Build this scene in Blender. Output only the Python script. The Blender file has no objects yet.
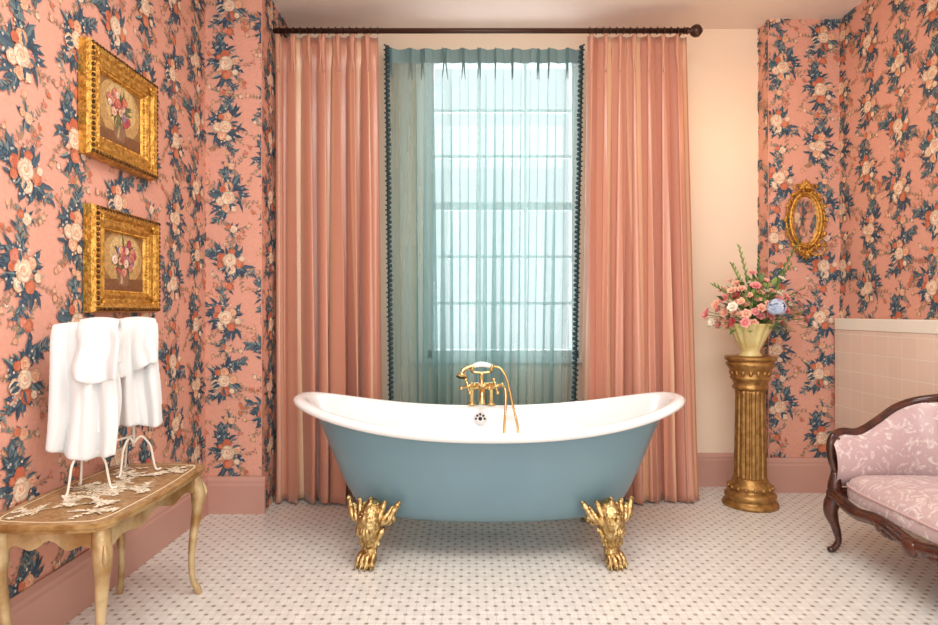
import bpy, math, random
from mathutils import Vector, Matrix
R = random.Random(7)
scene = bpy.context.scene
try:
    scene.view_settings.view_transform = 'Standard'
    scene.view_settings.look = 'None'
except Exception as e:
    print(e)

def lin(c):
    o = []
    for v in c[:3]:
        v = v/255.0
        o.append(v/12.92 if v <= 0.04045 else ((v+0.055)/1.055)**2.4)
    return (o[0], o[1], o[2], 1.0)

# ---------------------------------------------------------------- materials
def mat(name, col, rough=0.5, metal=0.0, noise=None, nscale=20, bump=0.0, bscale=60, coat=0.0, sheen=0.0, spec=0.5):
    m = bpy.data.materials.new(name); m.use_nodes = True
    nt = m.node_tree; b = nt.nodes['Principled BSDF']
    b.inputs['Base Color'].default_value = lin(col)
    b.inputs['Roughness'].default_value = rough
    b.inputs['Metallic'].default_value = metal
    b.inputs['Coat Weight'].default_value = coat
    b.inputs['Sheen Weight'].default_value = sheen
    b.inputs['Specular IOR Level'].default_value = spec
    tc = nt.nodes.new('ShaderNodeTexCoord')
    if noise is not None:
        n = nt.nodes.new('ShaderNodeTexNoise'); n.inputs['Scale'].default_value = nscale
        n.inputs['Detail'].default_value = 5
        nt.links.new(tc.outputs['Object'], n.inputs['Vector'])
        r = nt.nodes.new('ShaderNodeValToRGB')
        r.color_ramp.elements[0].position = 0.38; r.color_ramp.elements[0].color = lin(noise)
        r.color_ramp.elements[1].position = 0.62; r.color_ramp.elements[1].color = lin(col)
        nt.links.new(n.outputs['Fac'], r.inputs['Fac'])
        nt.links.new(r.outputs['Color'], b.inputs['Base Color'])
    if bump > 0:
        n2 = nt.nodes.new('ShaderNodeTexNoise'); n2.inputs['Scale'].default_value = bscale
        n2.inputs['Detail'].default_value = 4
        nt.links.new(tc.outputs['Object'], n2.inputs['Vector'])
        bp = nt.nodes.new('ShaderNodeBump'); bp.inputs['Strength'].default_value = bump
        bp.inputs['Distance'].default_value = 0.01
        nt.links.new(n2.outputs['Fac'], bp.inputs['Height'])
        nt.links.new(bp.outputs['Normal'], b.inputs['Normal'])
    return m

def attr_mat(name, rough=0.7, noise_amt=0.12):
    m = bpy.data.materials.new(name); m.use_nodes = True
    nt = m.node_tree; b = nt.nodes['Principled BSDF']
    a = nt.nodes.new('ShaderNodeAttribute'); a.attribute_name = 'Col'
    tc = nt.nodes.new('ShaderNodeTexCoord')
    n = nt.nodes.new('ShaderNodeTexNoise'); n.inputs['Scale'].default_value = 90
    nt.links.new(tc.outputs['Object'], n.inputs['Vector'])
    mr = nt.nodes.new('ShaderNodeMapRange')
    mr.inputs['From Min'].default_value = 0.3; mr.inputs['From Max'].default_value = 0.7
    mr.inputs['To Min'].default_value = 1-noise_amt; mr.inputs['To Max'].default_value = 1+noise_amt
    nt.links.new(n.outputs['Fac'], mr.inputs['Value'])
    v = nt.nodes.new('ShaderNodeVectorMath'); v.operation = 'SCALE'
    nt.links.new(a.outputs['Color'], v.inputs[0]); nt.links.new(mr.outputs['Result'], v.inputs['Scale'])
    nt.links.new(v.outputs['Vector'], b.inputs['Base Color'])
    b.inputs['Roughness'].default_value = rough
    b.inputs['Specular IOR Level'].default_value = 0.25
    return m

M = {}
M['wp'] = attr_mat('wallpaper_floral', 0.6, 0.05)
M['paint'] = attr_mat('oil_paint', 0.5, 0.25)
M['ceil'] = mat('ceiling_paint', (234,214,203), 0.9, noise=(230,209,198), nscale=2)
M['peachwall'] = mat('peach_paint', (247,224,200), 0.85, noise=(245,219,194), nscale=2)
M['base'] = mat('baseboard_paint', (204,158,144), 0.45, noise=(200,152,138), nscale=3)
M['tubblue'] = mat('tub_blue_enamel', (112,144,156), 0.33, noise=(108,140,153), nscale=3, coat=0.25)
M['enamel'] = mat('white_enamel', (246,247,247), 0.08, coat=0.6)
M['brass'] = mat('brass', (224,194,134), 0.2, 1.0, bump=0.05, bscale=30)
M['brassfoot'] = mat('aged_brass', (228,204,150), 0.3, 1.0, noise=(160,128,76), nscale=55, bump=0.6, bscale=95)
M['goldframe'] = mat('gilt_frame', (230,178,88), 0.38, 0.75, noise=(176,124,50), nscale=60, bump=0.5, bscale=110)
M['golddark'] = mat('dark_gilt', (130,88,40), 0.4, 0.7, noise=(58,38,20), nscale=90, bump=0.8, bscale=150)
M['goldcol'] = mat('pedestal_gold', (184,142,84), 0.42, 0.7, noise=(150,110,60), nscale=30, bump=0.15, bscale=60)
M['chrome'] = mat('chrome', (200,200,200), 0.15, 1.0)
M['black'] = mat('black_slot', (25,25,25), 0.5)
M['rod'] = mat('bronze_rod', (72,48,38), 0.35, 0.5)
M['white'] = mat('window_paint', (228,232,232), 0.5)
M['wood'] = mat('mahogany', (86,44,30), 0.25, 0.0, noise=(56,28,20), nscale=18, coat=0.4, bump=0.2, bscale=50)
M['towel'] = mat('terry_cloth', (246,246,246), 1.0, bump=0.6, bscale=350, sheen=0.2)
M['wire'] = mat('white_metal', (236,228,216), 0.4)
M['vase'] = mat('vase_glaze', (230,216,154), 0.3, noise=(214,196,130), nscale=12, coat=0.3)
M['leaf'] = mat('leaf_green', (104,140,78), 0.5, noise=(72,108,58), nscale=25)
M['leaf2'] = mat('leaf_light', (164,188,108), 0.5, noise=(126,160,82), nscale=25)
M['petpink'] = mat('petal_pink', (248,176,172), 0.6, noise=(236,148,150), nscale=30)
M['petpeach'] = mat('petal_peach', (252,206,180), 0.6, noise=(246,184,158), nscale=30)
M['petwhite'] = mat('petal_cream', (252,242,224), 0.6)
M['petred'] = mat('petal_coral', (232,120,116), 0.6, noise=(212,92,96), nscale=30)
M['petblue'] = mat('petal_blue', (206,216,234), 0.6, noise=(172,192,220), nscale=40)
M['fringe'] = mat('fringe_teal', (44,70,76), 0.8, bump=0.5, bscale=200)
M['mirror'] = mat('mirror_glass', (235,225,215), 0.04, 1.0)
M['gilt_table'] = mat('distressed_gilt', (158,120,70), 0.38, 0.35, noise=(206,182,138), nscale=9, bump=0.3, bscale=60)
M['gilt_dark'] = mat('worn_gilt_edge', (150,110,58), 0.35, 0.4, noise=(192,158,104), nscale=16, bump=0.3, bscale=60)
M['cushion_trim'] = mat('silk_piping', (206,174,172), 0.5)

def tabletop_mat():
    m = bpy.data.materials.new('painted_tabletop'); m.use_nodes = True
    nt = m.node_tree; b = nt.nodes['Principled BSDF']
    tc = nt.nodes.new('ShaderNodeTexCoord')
    n = nt.nodes.new('ShaderNodeTexNoise'); n.inputs['Scale'].default_value = 34; n.inputs['Detail'].default_value = 9
    n.inputs['Distortion'].default_value = 0.2; n.inputs['Roughness'].default_value = 0.75
    nt.links.new(tc.outputs['Object'], n.inputs['Vector'])
    r = nt.nodes.new('ShaderNodeValToRGB'); e = r.color_ramp.elements
    e[0].position = 0.34; e[0].color = lin((128,98,64))
    e[1].position = 0.66; e[1].color = lin((196,166,124))
    x = e.new(0.46); x.color = lin((156,122,82))
    x = e.new(0.56); x.color = lin((172,138,96))
    nt.links.new(n.outputs['Fac'], r.inputs['Fac'])
    nt.links.new(r.outputs['Color'], b.inputs['Base Color'])
    b.inputs['Roughness'].default_value = 0.25
    return m
M['ttop'] = tabletop_mat()

def silk_mat():
    m = bpy.data.materials.new('damask_silk'); m.use_nodes = True
    nt = m.node_tree; b = nt.nodes['Principled BSDF']
    tc = nt.nodes.new('ShaderNodeTexCoord')
    n = nt.nodes.new('ShaderNodeTexNoise'); n.inputs['Scale'].default_value = 15; n.inputs['Detail'].default_value = 4
    n.inputs['Distortion'].default_value = 2.6
    nt.links.new(tc.outputs['Object'], n.inputs['Vector'])
    r = nt.nodes.new('ShaderNodeValToRGB'); e = r.color_ramp.elements
    e[0].position = 0.54; e[0].color = lin((204,176,176))
    e[1].position = 0.575; e[1].color = lin((230,216,212))
    x = e.new(0.61); x.color = lin((210,184,183))
    x = e.new(0.64); x.color = lin((234,222,216))
    nt.links.new(n.outputs['Fac'], r.inputs['Fac'])
    nt.links.new(r.outputs['Color'], b.inputs['Base Color'])
    b.inputs['Roughness'].default_value = 0.26
    b.inputs['Sheen Weight'].default_value = 0.2
    return m
M['silk'] = silk_mat()

def curtain_mat():
    m = bpy.data.materials.new('peach_silk_stripe'); m.use_nodes = True
    nt = m.node_tree; b = nt.nodes['Principled BSDF']
    uv = nt.nodes.new('ShaderNodeUVMap'); uv.uv_map = 'UVMap'
    sp = nt.nodes.new('ShaderNodeSeparateXYZ'); nt.links.new(uv.outputs['UV'], sp.inputs['Vector'])
    mu = nt.nodes.new('ShaderNodeMath'); mu.operation = 'MULTIPLY'; mu.inputs[1].default_value = 6.5
    nt.links.new(sp.outputs['X'], mu.inputs[0])
    fr = nt.nodes.new('ShaderNodeMath'); fr.operation = 'FRACT'; nt.links.new(mu.outputs[0], fr.inputs[0])
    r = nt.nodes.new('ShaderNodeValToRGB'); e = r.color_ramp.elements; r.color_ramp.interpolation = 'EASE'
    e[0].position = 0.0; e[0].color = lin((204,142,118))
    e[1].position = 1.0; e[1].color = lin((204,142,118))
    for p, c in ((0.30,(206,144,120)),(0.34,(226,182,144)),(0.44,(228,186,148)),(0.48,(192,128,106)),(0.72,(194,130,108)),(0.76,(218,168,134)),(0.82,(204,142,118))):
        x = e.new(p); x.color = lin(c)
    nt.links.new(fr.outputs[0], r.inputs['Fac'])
    nt.links.new(r.outputs['Color'], b.inputs['Base Color'])
    b.inputs['Roughness'].default_value = 0.28
    b.inputs['Specular IOR Level'].default_value = 0.7
    b.inputs['Sheen Weight'].default_value = 0.2
    return m
M['curtain'] = curtain_mat()

def sheer_mat():
    m = bpy.data.materials.new('teal_sheer_voile'); m.use_nodes = True
    nt = m.node_tree; nt.nodes.clear()
    out = nt.nodes.new('ShaderNodeOutputMaterial')
    d = nt.nodes.new('ShaderNodeBsdfDiffuse'); d.inputs['Color'].default_value = lin((128,160,158))
    t = nt.nodes.new('ShaderNodeBsdfTranslucent'); t.inputs['Color'].default_value = lin((178,203,203))
    tr = nt.nodes.new('ShaderNodeBsdfTransparent'); tr.inputs['Color'].default_value = lin((240,248,248))
    m1 = nt.nodes.new('ShaderNodeMixShader'); m1.inputs[0].default_value = 0.42
    m2 = nt.nodes.new('ShaderNodeMixShader')
    tc = nt.nodes.new('ShaderNodeTexCoord')
    mp = nt.nodes.new('ShaderNodeMapping'); mp.inputs['Scale'].default_value = (18, 18, 1.2)
    n = nt.nodes.new('ShaderNodeTexNoise'); n.inputs['Scale'].default_value = 1.3; n.inputs['Detail'].default_value = 2
    nt.links.new(tc.outputs['Object'], mp.inputs['Vector']); nt.links.new(mp.outputs['Vector'], n.inputs['Vector'])
    mr = nt.nodes.new('ShaderNodeMapRange')
    mr.inputs['From Min'].default_value = 0.32; mr.inputs['From Max'].default_value = 0.68
    mr.inputs['To Min'].default_value = 0.60; mr.inputs['To Max'].default_value = 0.40
    nt.links.new(n.outputs['Fac'], mr.inputs['Value']); nt.links.new(mr.outputs['Result'], m2.inputs[0])
    nt.links.new(d.outputs[0], m1.inputs[1]); nt.links.new(t.outputs[0], m1.inputs[2])
    nt.links.new(m1.outputs[0], m2.inputs[1]); nt.links.new(tr.outputs[0], m2.inputs[2])
    nt.links.new(m2.outputs[0], out.inputs['Surface'])
    return m
M['sheer'] = sheer_mat()

def glass_mat():
    m = bpy.data.materials.new('window_glass'); m.use_nodes = True
    nt = m.node_tree; nt.nodes.clear()
    out = nt.nodes.new('ShaderNodeOutputMaterial')
    g = nt.nodes.new('ShaderNodeBsdfGlossy'); g.inputs['Roughness'].default_value = 0.02
    tr = nt.nodes.new('ShaderNodeBsdfTransparent')
    mx = nt.nodes.new('ShaderNodeMixShader'); mx.inputs[0].default_value = 0.06
    nt.links.new(tr.outputs[0], mx.inputs[1]); nt.links.new(g.outputs[0], mx.inputs[2])
    nt.links.new(mx.outputs[0], out.inputs['Surface'])
    return m
M['glass'] = glass_mat()

def floor_mat():
    m = bpy.data.materials.new('mosaic_floor_tile'); m.use_nodes = True
    nt = m.node_tree; b = nt.nodes['Principled BSDF']
    L = nt.links.new
    tc = nt.nodes.new('ShaderNodeTexCoord'); sp = nt.nodes.new('ShaderNodeSeparateXYZ')
    L(tc.outputs['Object'], sp.inputs['Vector'])
    def mth(op, a, bb=None, c=None):
        n = nt.nodes.new('ShaderNodeMath'); n.operation = op
        for i, v in enumerate((a, bb, c)):
            if v is None: continue
            if isinstance(v, (int, float)): n.inputs[i].default_value = v
            else: L(v, n.inputs[i])
        return n.outputs[0]
    S = 0.066
    u = mth('DIVIDE', sp.outputs['X'], S); v = mth('DIVIDE', sp.outputs['Y'], S)
    def cell(t, off):
        return mth('ABSOLUTE', mth('SUBTRACT', mth('FRACT', mth('ADD', t, off)), 0.5))
    a1, b1 = cell(u, 0.0), cell(v, 0.0)
    a2, b2 = cell(u, 0.5), cell(v, 0.5)
    d1 = mth('MAXIMUM', a1, b1); d2 = mth('MAXIMUM', a2, b2)
    d = mth('MINIMUM', d1, d2)
    dot = mth('LESS_THAN', d, 0.092)
    g1 = mth('MINIMUM', mth('MINIMUM', a1, a2), mth('MINIMUM', b1, b2))
    grout = mth('LESS_THAN', g1, 0.016)
    ring = mth('LESS_THAN', mth('ABSOLUTE', mth('SUBTRACT', d, 0.108)), 0.016)
    nz = nt.nodes.new('ShaderNodeTexNoise'); nz.inputs['Scale'].default_value = 22
    L(tc.outputs['Object'], nz.inputs['Vector'])
    tone = nt.nodes.new('ShaderNodeValToRGB')
    tone.color_ramp.elements[0].position = 0.35; tone.color_ramp.elements[0].color = lin((224,222,217))
    tone.color_ramp.elements[1].position = 0.65; tone.color_ramp.elements[1].color = lin((238,236,231))
    L(nz.outputs['Fac'], tone.inputs['Fac'])
    dc = nt.nodes.new('ShaderNodeValToRGB')
    dc.color_ramp.elements[0].position = 0.4; dc.color_ramp.elements[0].color = lin((140,126,110))
    dc.color_ramp.elements[1].position = 0.6; dc.color_ramp.elements[1].color = lin((182,168,150))
    L(nz.outputs['Fac'], dc.inputs['Fac'])
    def mix(f, c1, c2):
        n = nt.nodes.new('ShaderNodeMix'); n.data_type = 'RGBA'
        L(f, n.inputs[0])
        for i, c in ((6, c1), (7, c2)):
            if isinstance(c, tuple): n.inputs[i].default_value = c
            else: L(c, n.inputs[i])
        return n.outputs[2]
    c = mix(grout, tone.outputs['Color'], lin((206,201,193)))
    c = mix(ring, c, lin((204,199,190)))
    c = mix(dot, c, dc.outputs['Color'])
    L(c, b.inputs['Base Color'])
    b.inputs['Roughness'].default_value = 0.28
    return m
M['floor'] = floor_mat()

def tile_mat():
    m = bpy.data.materials.new('wainscot_tile'); m.use_nodes = True
    nt = m.node_tree; b = nt.nodes['Principled BSDF']
    L = nt.links.new
    tc = nt.nodes.new('ShaderNodeTexCoord'); sp = nt.nodes.new('ShaderNodeSeparateXYZ')
    L(tc.outputs['Object'], sp.inputs['Vector'])
    cb = nt.nodes.new('ShaderNodeCombineXYZ')
    ad = nt.nodes.new('ShaderNodeMath'); ad.operation = 'ADD'
    L(sp.outputs['Y'], ad.inputs[0]); ad.inputs[1].default_value = 0.02
    L(ad.outputs[0], cb.inputs[0]); L(sp.outputs['Z'], cb.inputs[1])
    br = nt.nodes.new('ShaderNodeTexBrick'); br.offset = 0.0; br.squash = 1.0
    br.inputs['Color1'].default_value = lin((238,214,196)); br.inputs['Color2'].default_value = lin((235,209,191))
    br.inputs['Mortar'].default_value = lin((246,234,220))
    br.inputs['Scale'].default_value = 1.0
    br.inputs['Mortar Size'].default_value = 0.0018
    br.inputs['Brick Width'].default_value = 0.108; br.inputs['Row Height'].default_value = 0.108
    L(cb.outputs[0], br.inputs['Vector'])
    L(br.outputs['Color'], b.inputs['Base Color'])
    b.inputs['Roughness'].default_value = 0.15
    return m
M['tile'] = tile_mat()
M['tilecream'] = mat('cream_tile', (244,238,224), 0.15)

# ---------------------------------------------------------------- mesh helpers
def link(ob, parent=None):
    scene.collection.objects.link(ob)
    if parent is not None: ob.parent = parent
    return ob

def empty(name, loc=(0,0,0)):
    e = bpy.data.objects.new(name, None); e.empty_display_size = 0.1
    scene.collection.objects.link(e)
    return e

def mesh_obj(name, vs, fs, material, parent=None, smooth=True):
    me = bpy.data.meshes.new(name); me.from_pydata([tuple(v) for v in vs], [], fs); me.update()
    me.materials.append(material)
    if smooth:
        for p in me.polygons: p.use_smooth = True
    ob = bpy.data.objects.new(name, me)
    return link(ob, parent)

class MB:
    def __init__(s): s.v = []; s.f = []
    def add(s, vs, fs):
        o = len(s.v); s.v += [tuple(v) for v in vs]; s.f += [tuple(i+o for i in f) for f in fs]
    def box(s, a, b):
        x0,y0,z0 = a; x1,y1,z1 = b
        s.add([(x0,y0,z0),(x1,y0,z0),(x1,y1,z0),(x0,y1,z0),(x0,y0,z1),(x1,y0,z1),(x1,y1,z1),(x0,y1,z1)],
              [(0,3,2,1),(4,5,6,7),(0,1,5,4),(1,2,6,5),(2,3,7,6),(3,0,4,7)])
    def ell(s, c, r, mtx=None, nu=10, nv=6):
        vs = []; fs = []
        for j in range(nv+1):
            ph = math.pi*j/nv
            for i in range(nu):
                th = 2*math.pi*i/nu
                p = Vector((r[0]*math.sin(ph)*math.cos(th), r[1]*math.sin(ph)*math.sin(th), r[2]*math.cos(ph)))
                if mtx is not None: p = mtx @ p
                vs.append(Vector(c)+p)
        for j in range(nv):
            for i in range(nu):
                k = (i+1) % nu
                fs.append((j*nu+i, (j+1)*nu+i, (j+1)*nu+k, j*nu+k))
        s.add(vs, fs)
    def tube(s, pts, rad, seg=10, sub=6, cap=True, sq=1.0):
        P = [Vector(p) for p in pts]
        if not isinstance(rad, (list, tuple)): rad = [rad]*len(P)
        q = []; rr = []
        n = len(P)
        if n > 2 and sub > 1:
            for i in range(n-1):
                p0 = P[max(i-1,0)]; p1 = P[i]; p2 = P[i+1]; p3 = P[min(i+2,n-1)]
                for k in range(sub):
                    t = k/sub
                    q.append(0.5*((2*p1)+(-p0+p2)*t+(2*p0-5*p1+4*p2-p3)*t*t+(-p0+3*p1-3*p2+p3)*t**3))
                    w = t*t*(3-2*t); rr.append(rad[i]*(1-w)+rad[i+1]*w)
            q.append(P[-1]); rr.append(rad[-1])
        else: q = P; rr = list(rad)
        up = None; vs = []; fs = []
        for i, p in enumerate(q):
            t = (q[min(i+1,len(q)-1)]-q[max(i-1,0)])
            if t.length < 1e-9: t = Vector((0,0,1))
            t.normalize()
            if up is None:
                up = Vector((0,0,1)) if abs(t.z) < 0.9 else Vector((0,1,0))
            a = (up - t*up.dot(t)); 
            if a.length < 1e-6: a = t.orthogonal()
            a.normalize(); up = a; bb = t.cross(a)
            for k in range(seg):
                th = 2*math.pi*k/seg
                vs.append(p + (a*math.cos(th)*sq + bb*math.sin(th))*rr[i])
        for i in range(len(q)-1):
            for k in range(seg):
                k2 = (k+1) % seg
                fs.append((i*seg+k, i*seg+k2, (i+1)*seg+k2, (i+1)*seg+k))
        if cap:
            fs.append(tuple(reversed(range(seg)))); fs.append(tuple(range((len(q)-1)*seg, len(q)*seg)))
        s.add(vs, fs)
    def lathe(s, prof, c, seg=32, flute=None):
        vs = []; fs = []
        n = len(prof)
        for j, (r, z) in enumerate(prof):
            for i in range(seg):
                th = 2*math.pi*i/seg
                k = flute(th, z) if flute else 1.0
                vs.append((c[0]+r*k*math.cos(th), c[1]+r*k*math.sin(th), c[2]+z))
        for j in range(n-1):
            for i in range(seg):
                k = (i+1) % seg
                fs.append((j*seg+i, j*seg+k, (j+1)*seg+k, (j+1)*seg+i))
        fs.append(tuple(reversed(range(seg)))); fs.append(tuple(range((n-1)*seg, n*seg)))
        s.add(vs, fs)
    def grid(s, fn, nu, nv):
        vs = []; fs = []
        for j in range(nv+1):
            for i in range(nu+1):
                vs.append(fn(i/nu, j/nv))
        for j in range(nv):
            for i in range(nu):
                a = j*(nu+1)+i
                fs.append((a, a+1, a+nu+2, a+nu+1))
        s.add(vs, fs)
    def obj(s, name, material, parent=None, smooth=True, bevel=0, solid=0):
        ob = mesh_obj(name, s.v, s.f, material, parent, smooth)
        if solid:
            m = ob.modifiers.new('s', 'SOLIDIFY'); m.thickness = solid; m.offset = 0
        if bevel:
            m = ob.modifiers.new('b', 'BEVEL'); m.width = bevel; m.segments = 2; m.limit_method = 'ANGLE'
        return ob

def boxobj(name, a, b, material, parent=None, bevel=0.0):
    m = MB(); m.box(a, b)
    return m.obj(name, material, parent, smooth=False, bevel=bevel)

# ---------------------------------------------------------------- wallpaper
BG = (224,164,144)
NAVY = [(58,74,92),(72,90,106),(64,84,98),(84,104,114)]
SLATE = [(110,128,132),(132,146,142),(96,116,120)]
OLIVE = [(170,144,118),(158,134,112),(178,140,116),(144,130,112)]
CREAM = [(240,220,194),(236,210,180),(244,226,202)]
PEACH = [(238,192,158),(232,178,142),(242,202,170)]
RUST = [(208,122,92),(216,138,106),(198,108,82)]
ROSEP = [(220,144,124),(210,128,110),(232,166,146)]

def shade(c, k): return tuple(max(0, min(255, v*k)) for v in c)
def blend(a, b, t): return tuple(p*(1-t)+q*t for p, q in zip(a, b))

def leafpoly(out, rng, x, y, ang, L, W, cols, cols2=None):
    c = rng.choice(cols); c2 = rng.choice(cols2 or cols)
    bend = rng.uniform(-0.6, 0.6)
    mid = []; lft = []; rgt = []
    n = 6
    for i in range(n+1):
        t = i/n
        a = ang + bend*t
        px = x+math.cos(a)*L*t; py = y+math.sin(a)*L*t
        w = W*math.sin(math.pi*min(1, t**0.8))*(1-0.25*t)*(1+.18*(-1)**i)
        nx, ny = -math.sin(a), math.cos(a)
        mid.append((px, py)); lft.append((px+nx*w, py+ny*w)); rgt.append((px-nx*w, py-ny*w))
    out.append((lft[:1]+lft[1:-1]+[mid[-1]]+mid[-2:0:-1], c))
    out.append((mid[:-1]+[mid[-1]]+rgt[-2:0:-1], c2))

def ellp(cx, cy, rx, ry, ang, n=9, rng=None, j=0.0):
    p = []
    for i in range(n):
        t = 2*math.pi*i/n
        k = 1+(rng.uniform(-j, j) if rng else 0)
        a, b = rx*k*math.cos(t), ry*k*math.sin(t)
        p.append((cx+a*math.cos(ang)-b*math.sin(ang), cy+a*math.sin(ang)+b*math.cos(ang)))
    return p

def rosepoly(out, rng, x, y, Rr, cols, core):
    """cabbage rose: broad outer petals, then offset nested arcs to a darker heart"""
    ta = rng.uniform(0, 6.3); base = rng.choice(cols)
    n = 6; a0 = rng.uniform(0, 6.3)
    for i in range(n):
        a = a0+2*math.pi*i/n+rng.uniform(-.2, .2)
        c = shade(rng.choice(cols), rng.uniform(.88, 1.0))
        px, py = x+math.cos(a)*Rr*.58, y+math.sin(a)*Rr*.58
        out.append((ellp(px, py, Rr*.44, Rr*.56, a, 10, rng, .08), blend(shade(c, .84), core, .45)))
        out.append((ellp(px-math.cos(a)*Rr*.05, py-math.sin(a)*Rr*.05, Rr*.38, Rr*.49, a, 10, rng, .08), c))
    ox, oy = math.cos(ta)*Rr*.14, math.sin(ta)*Rr*.14
    for j, (s, t) in enumerate(((.62,.42),(.53,0),(.42,.50),(.35,.08),(.25,.58),(.18,.2),(.09,.8))):
        f = j/7
        c = blend(shade(base, 1.02 if t < .25 else .92), core, t)
        cx, cy = x+ox*f+rng.uniform(-.03,.03)*Rr, y+oy*f+rng.uniform(-.03,.03)*Rr
        if t < .25: cx += math.cos(ta+2.2*j)*Rr*.07; cy += math.sin(ta+2.2*j)*Rr*.07
        out.append((ellp(cx, cy, Rr*s, Rr*s*.86, ta+j*.6, 10, rng, .07), c))

def stem(out, rng, x, y, ang, L, w, col, leaves=None, lw=0.006, ll=0.03, bud=None):
    n = 8; pts = []; b = rng.uniform(-1.1, 1.1)
    for i in range(n+1):
        t = i/n; pts.append((x, y, ang+b*t))
        x += math.cos(ang+b*t)*L/n; y += math.sin(ang+b*t)*L/n
    for i in range(n):
        x0, y0, a0 = pts[i]; x1, y1, a1 = pts[i+1]
        out.append(([(x0-math.sin(a0)*w, y0+math.cos(a0)*w), (x1-math.sin(a1)*w, y1+math.cos(a1)*w),
                     (x1+math.sin(a1)*w, y1-math.cos(a1)*w), (x0+math.sin(a0)*w, y0-math.cos(a0)*w)], col))
    if leaves:
        for i in range(1, n+1):
            x0, y0, a0 = pts[i]
            for sgn in (-1, 1):
                if rng.random() < 0.8:
                    leafpoly(out, rng, x0, y0, a0+sgn*rng.uniform(.5, 1.0), ll*rng.uniform(.7, 1.2), lw, leaves)
    if bud:
        x0, y0, a0 = pts[-1]
        rosepoly(out, rng, x0, y0, rng.uniform(.009, .013), bud, RUST[0])

def cluster(seed):
    rng = random.Random(seed); o = []
    for i in range(6):
        a = rng.uniform(0, 6.3)
        stem(o, rng, 0, 0, a, rng.uniform(.14, .20), .0010, rng.choice(OLIVE), OLIVE+ROSEP[:1], .0048, .022, rng.choice((ROSEP, PEACH, RUST)))
    ax = rng.uniform(0, 3.14)
    for g in range(5):
        ga = ax+(0, math.pi, math.pi/2, -math.pi/2, .8)[g]+rng.uniform(-.35, .35); gr = .058 if g < 2 else .036
        gx, gy = math.cos(ga)*gr, math.sin(ga)*gr
        for i in range(10 if g < 2 else 6):
            a = ga+rng.uniform(-1.2, 1.2)
            leafpoly(o, rng, gx+rng.uniform(-.016,.016), gy+rng.uniform(-.016,.016), a, rng.uniform(.045, .090), rng.uniform(.008, .0135), NAVY, NAVY+SLATE if rng.random() < .5 else NAVY)
    for k in range(3):
        a = ax+math.pi*k+rng.uniform(-.6,.6)
        stem(o, rng, math.cos(a)*.05, math.sin(a)*.05, a, .10, .0012, NAVY[0], NAVY+SLATE, .0065, .034)
    ca, sa = math.cos(ax), math.sin(ax)
    def at(u, v): return (u*ca-v*sa, u*sa+v*ca)
    for i in range(30):
        aa = rng.uniform(0, 6.3); r = rng.uniform(.055, .110)
        x, y = at(math.cos(aa)*r*1.1, math.sin(aa)*r*.8)
        o.append((ellp(x, y, .0050, .0050, 0, 6), rng.choice((CREAM[0], (186,192,190), (206,204,196), PEACH[0], (154,168,172)))))
        o.append((ellp(x, y, .0018, .0018, 0, 5), RUST[0]))
    for (u, v, rr, c, k) in ((.056,.012,.025,rng.choice((PEACH, ROSEP, RUST)),RUST[2]), (-.056,-.010,.026,rng.choice((RUST, PEACH)),RUST[0]),
                             (.014,-.044,.025,rng.choice((RUST, PEACH, ROSEP)),RUST[2]), (-.024,.040,.027,rng.choice((PEACH, CREAM)),RUST[1]),
                             (.036,.044,.017,RUST,RUST[2]), (-.046,-.046,.016,CREAM,PEACH[1]), (.005,.0,.038,CREAM,RUST[1])):
        x, y = at(u+rng.uniform(-.006,.006), v+rng.uniform(-.006,.006))
        rosepoly(o, rng, x, y, rr*rng.uniform(.9,1.12), c, k)
    # a few leaves overlapping the blooms
    for i in range(4):
        a = rng.uniform(0, 6.3); leafpoly(o, rng, math.cos(a)*.034, math.sin(a)*.034, a+rng.uniform(-.5,.5), rng.uniform(.035,.055), .008, NAVY, NAVY+SLATE)
    return o

def spray(seed):
    rng = random.Random(seed); o = []
    for i in range(4):
        a = rng.uniform(0, 6.3)
        stem(o, rng, 0, 0, a, rng.uniform(.07, .12), .001, rng.choice(OLIVE), OLIVE+SLATE[:1], .005, .024, rng.choice((ROSEP, PEACH, CREAM)))
    for i in range(8):
        a = 6.3*i/8+rng.uniform(-.4, .4)
        leafpoly(o, rng, 0, 0, a, rng.uniform(.035, .058), .0078, NAVY+SLATE)
    rosepoly(o, rng, .008, 0, rng.uniform(.020, .025), rng.choice((RUST, PEACH, CREAM)), RUST[1])
    rosepoly(o, rng, -.020, .012, rng.uniform(.013, .017), rng.choice((RUST, PEACH, ROSEP)), RUST[1])
    return o

CL = [cluster(100+i) for i in range(6)]
SPR = [spray(300+i) for i in range(4)]

def clip(poly, w, h):
    for ax, lim, sg in ((0,0,1),(0,w,-1),(1,0,1),(1,h,-1)):
        if not poly: return poly
        res = []
        for i in range(len(poly)):
            p, q = poly[i], poly[(i+1) % len(poly)]
            ip = (p[ax]-lim)*sg >= 0; iq = (q[ax]-lim)*sg >= 0
            if ip: res.append(p)
            if ip != iq:
                t = (lim-p[ax])/(q[ax]-p[ax]); res.append((p[0]+(q[0]-p[0])*t, p[1]+(q[1]-p[1])*t))
        poly = res
    return poly

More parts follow.
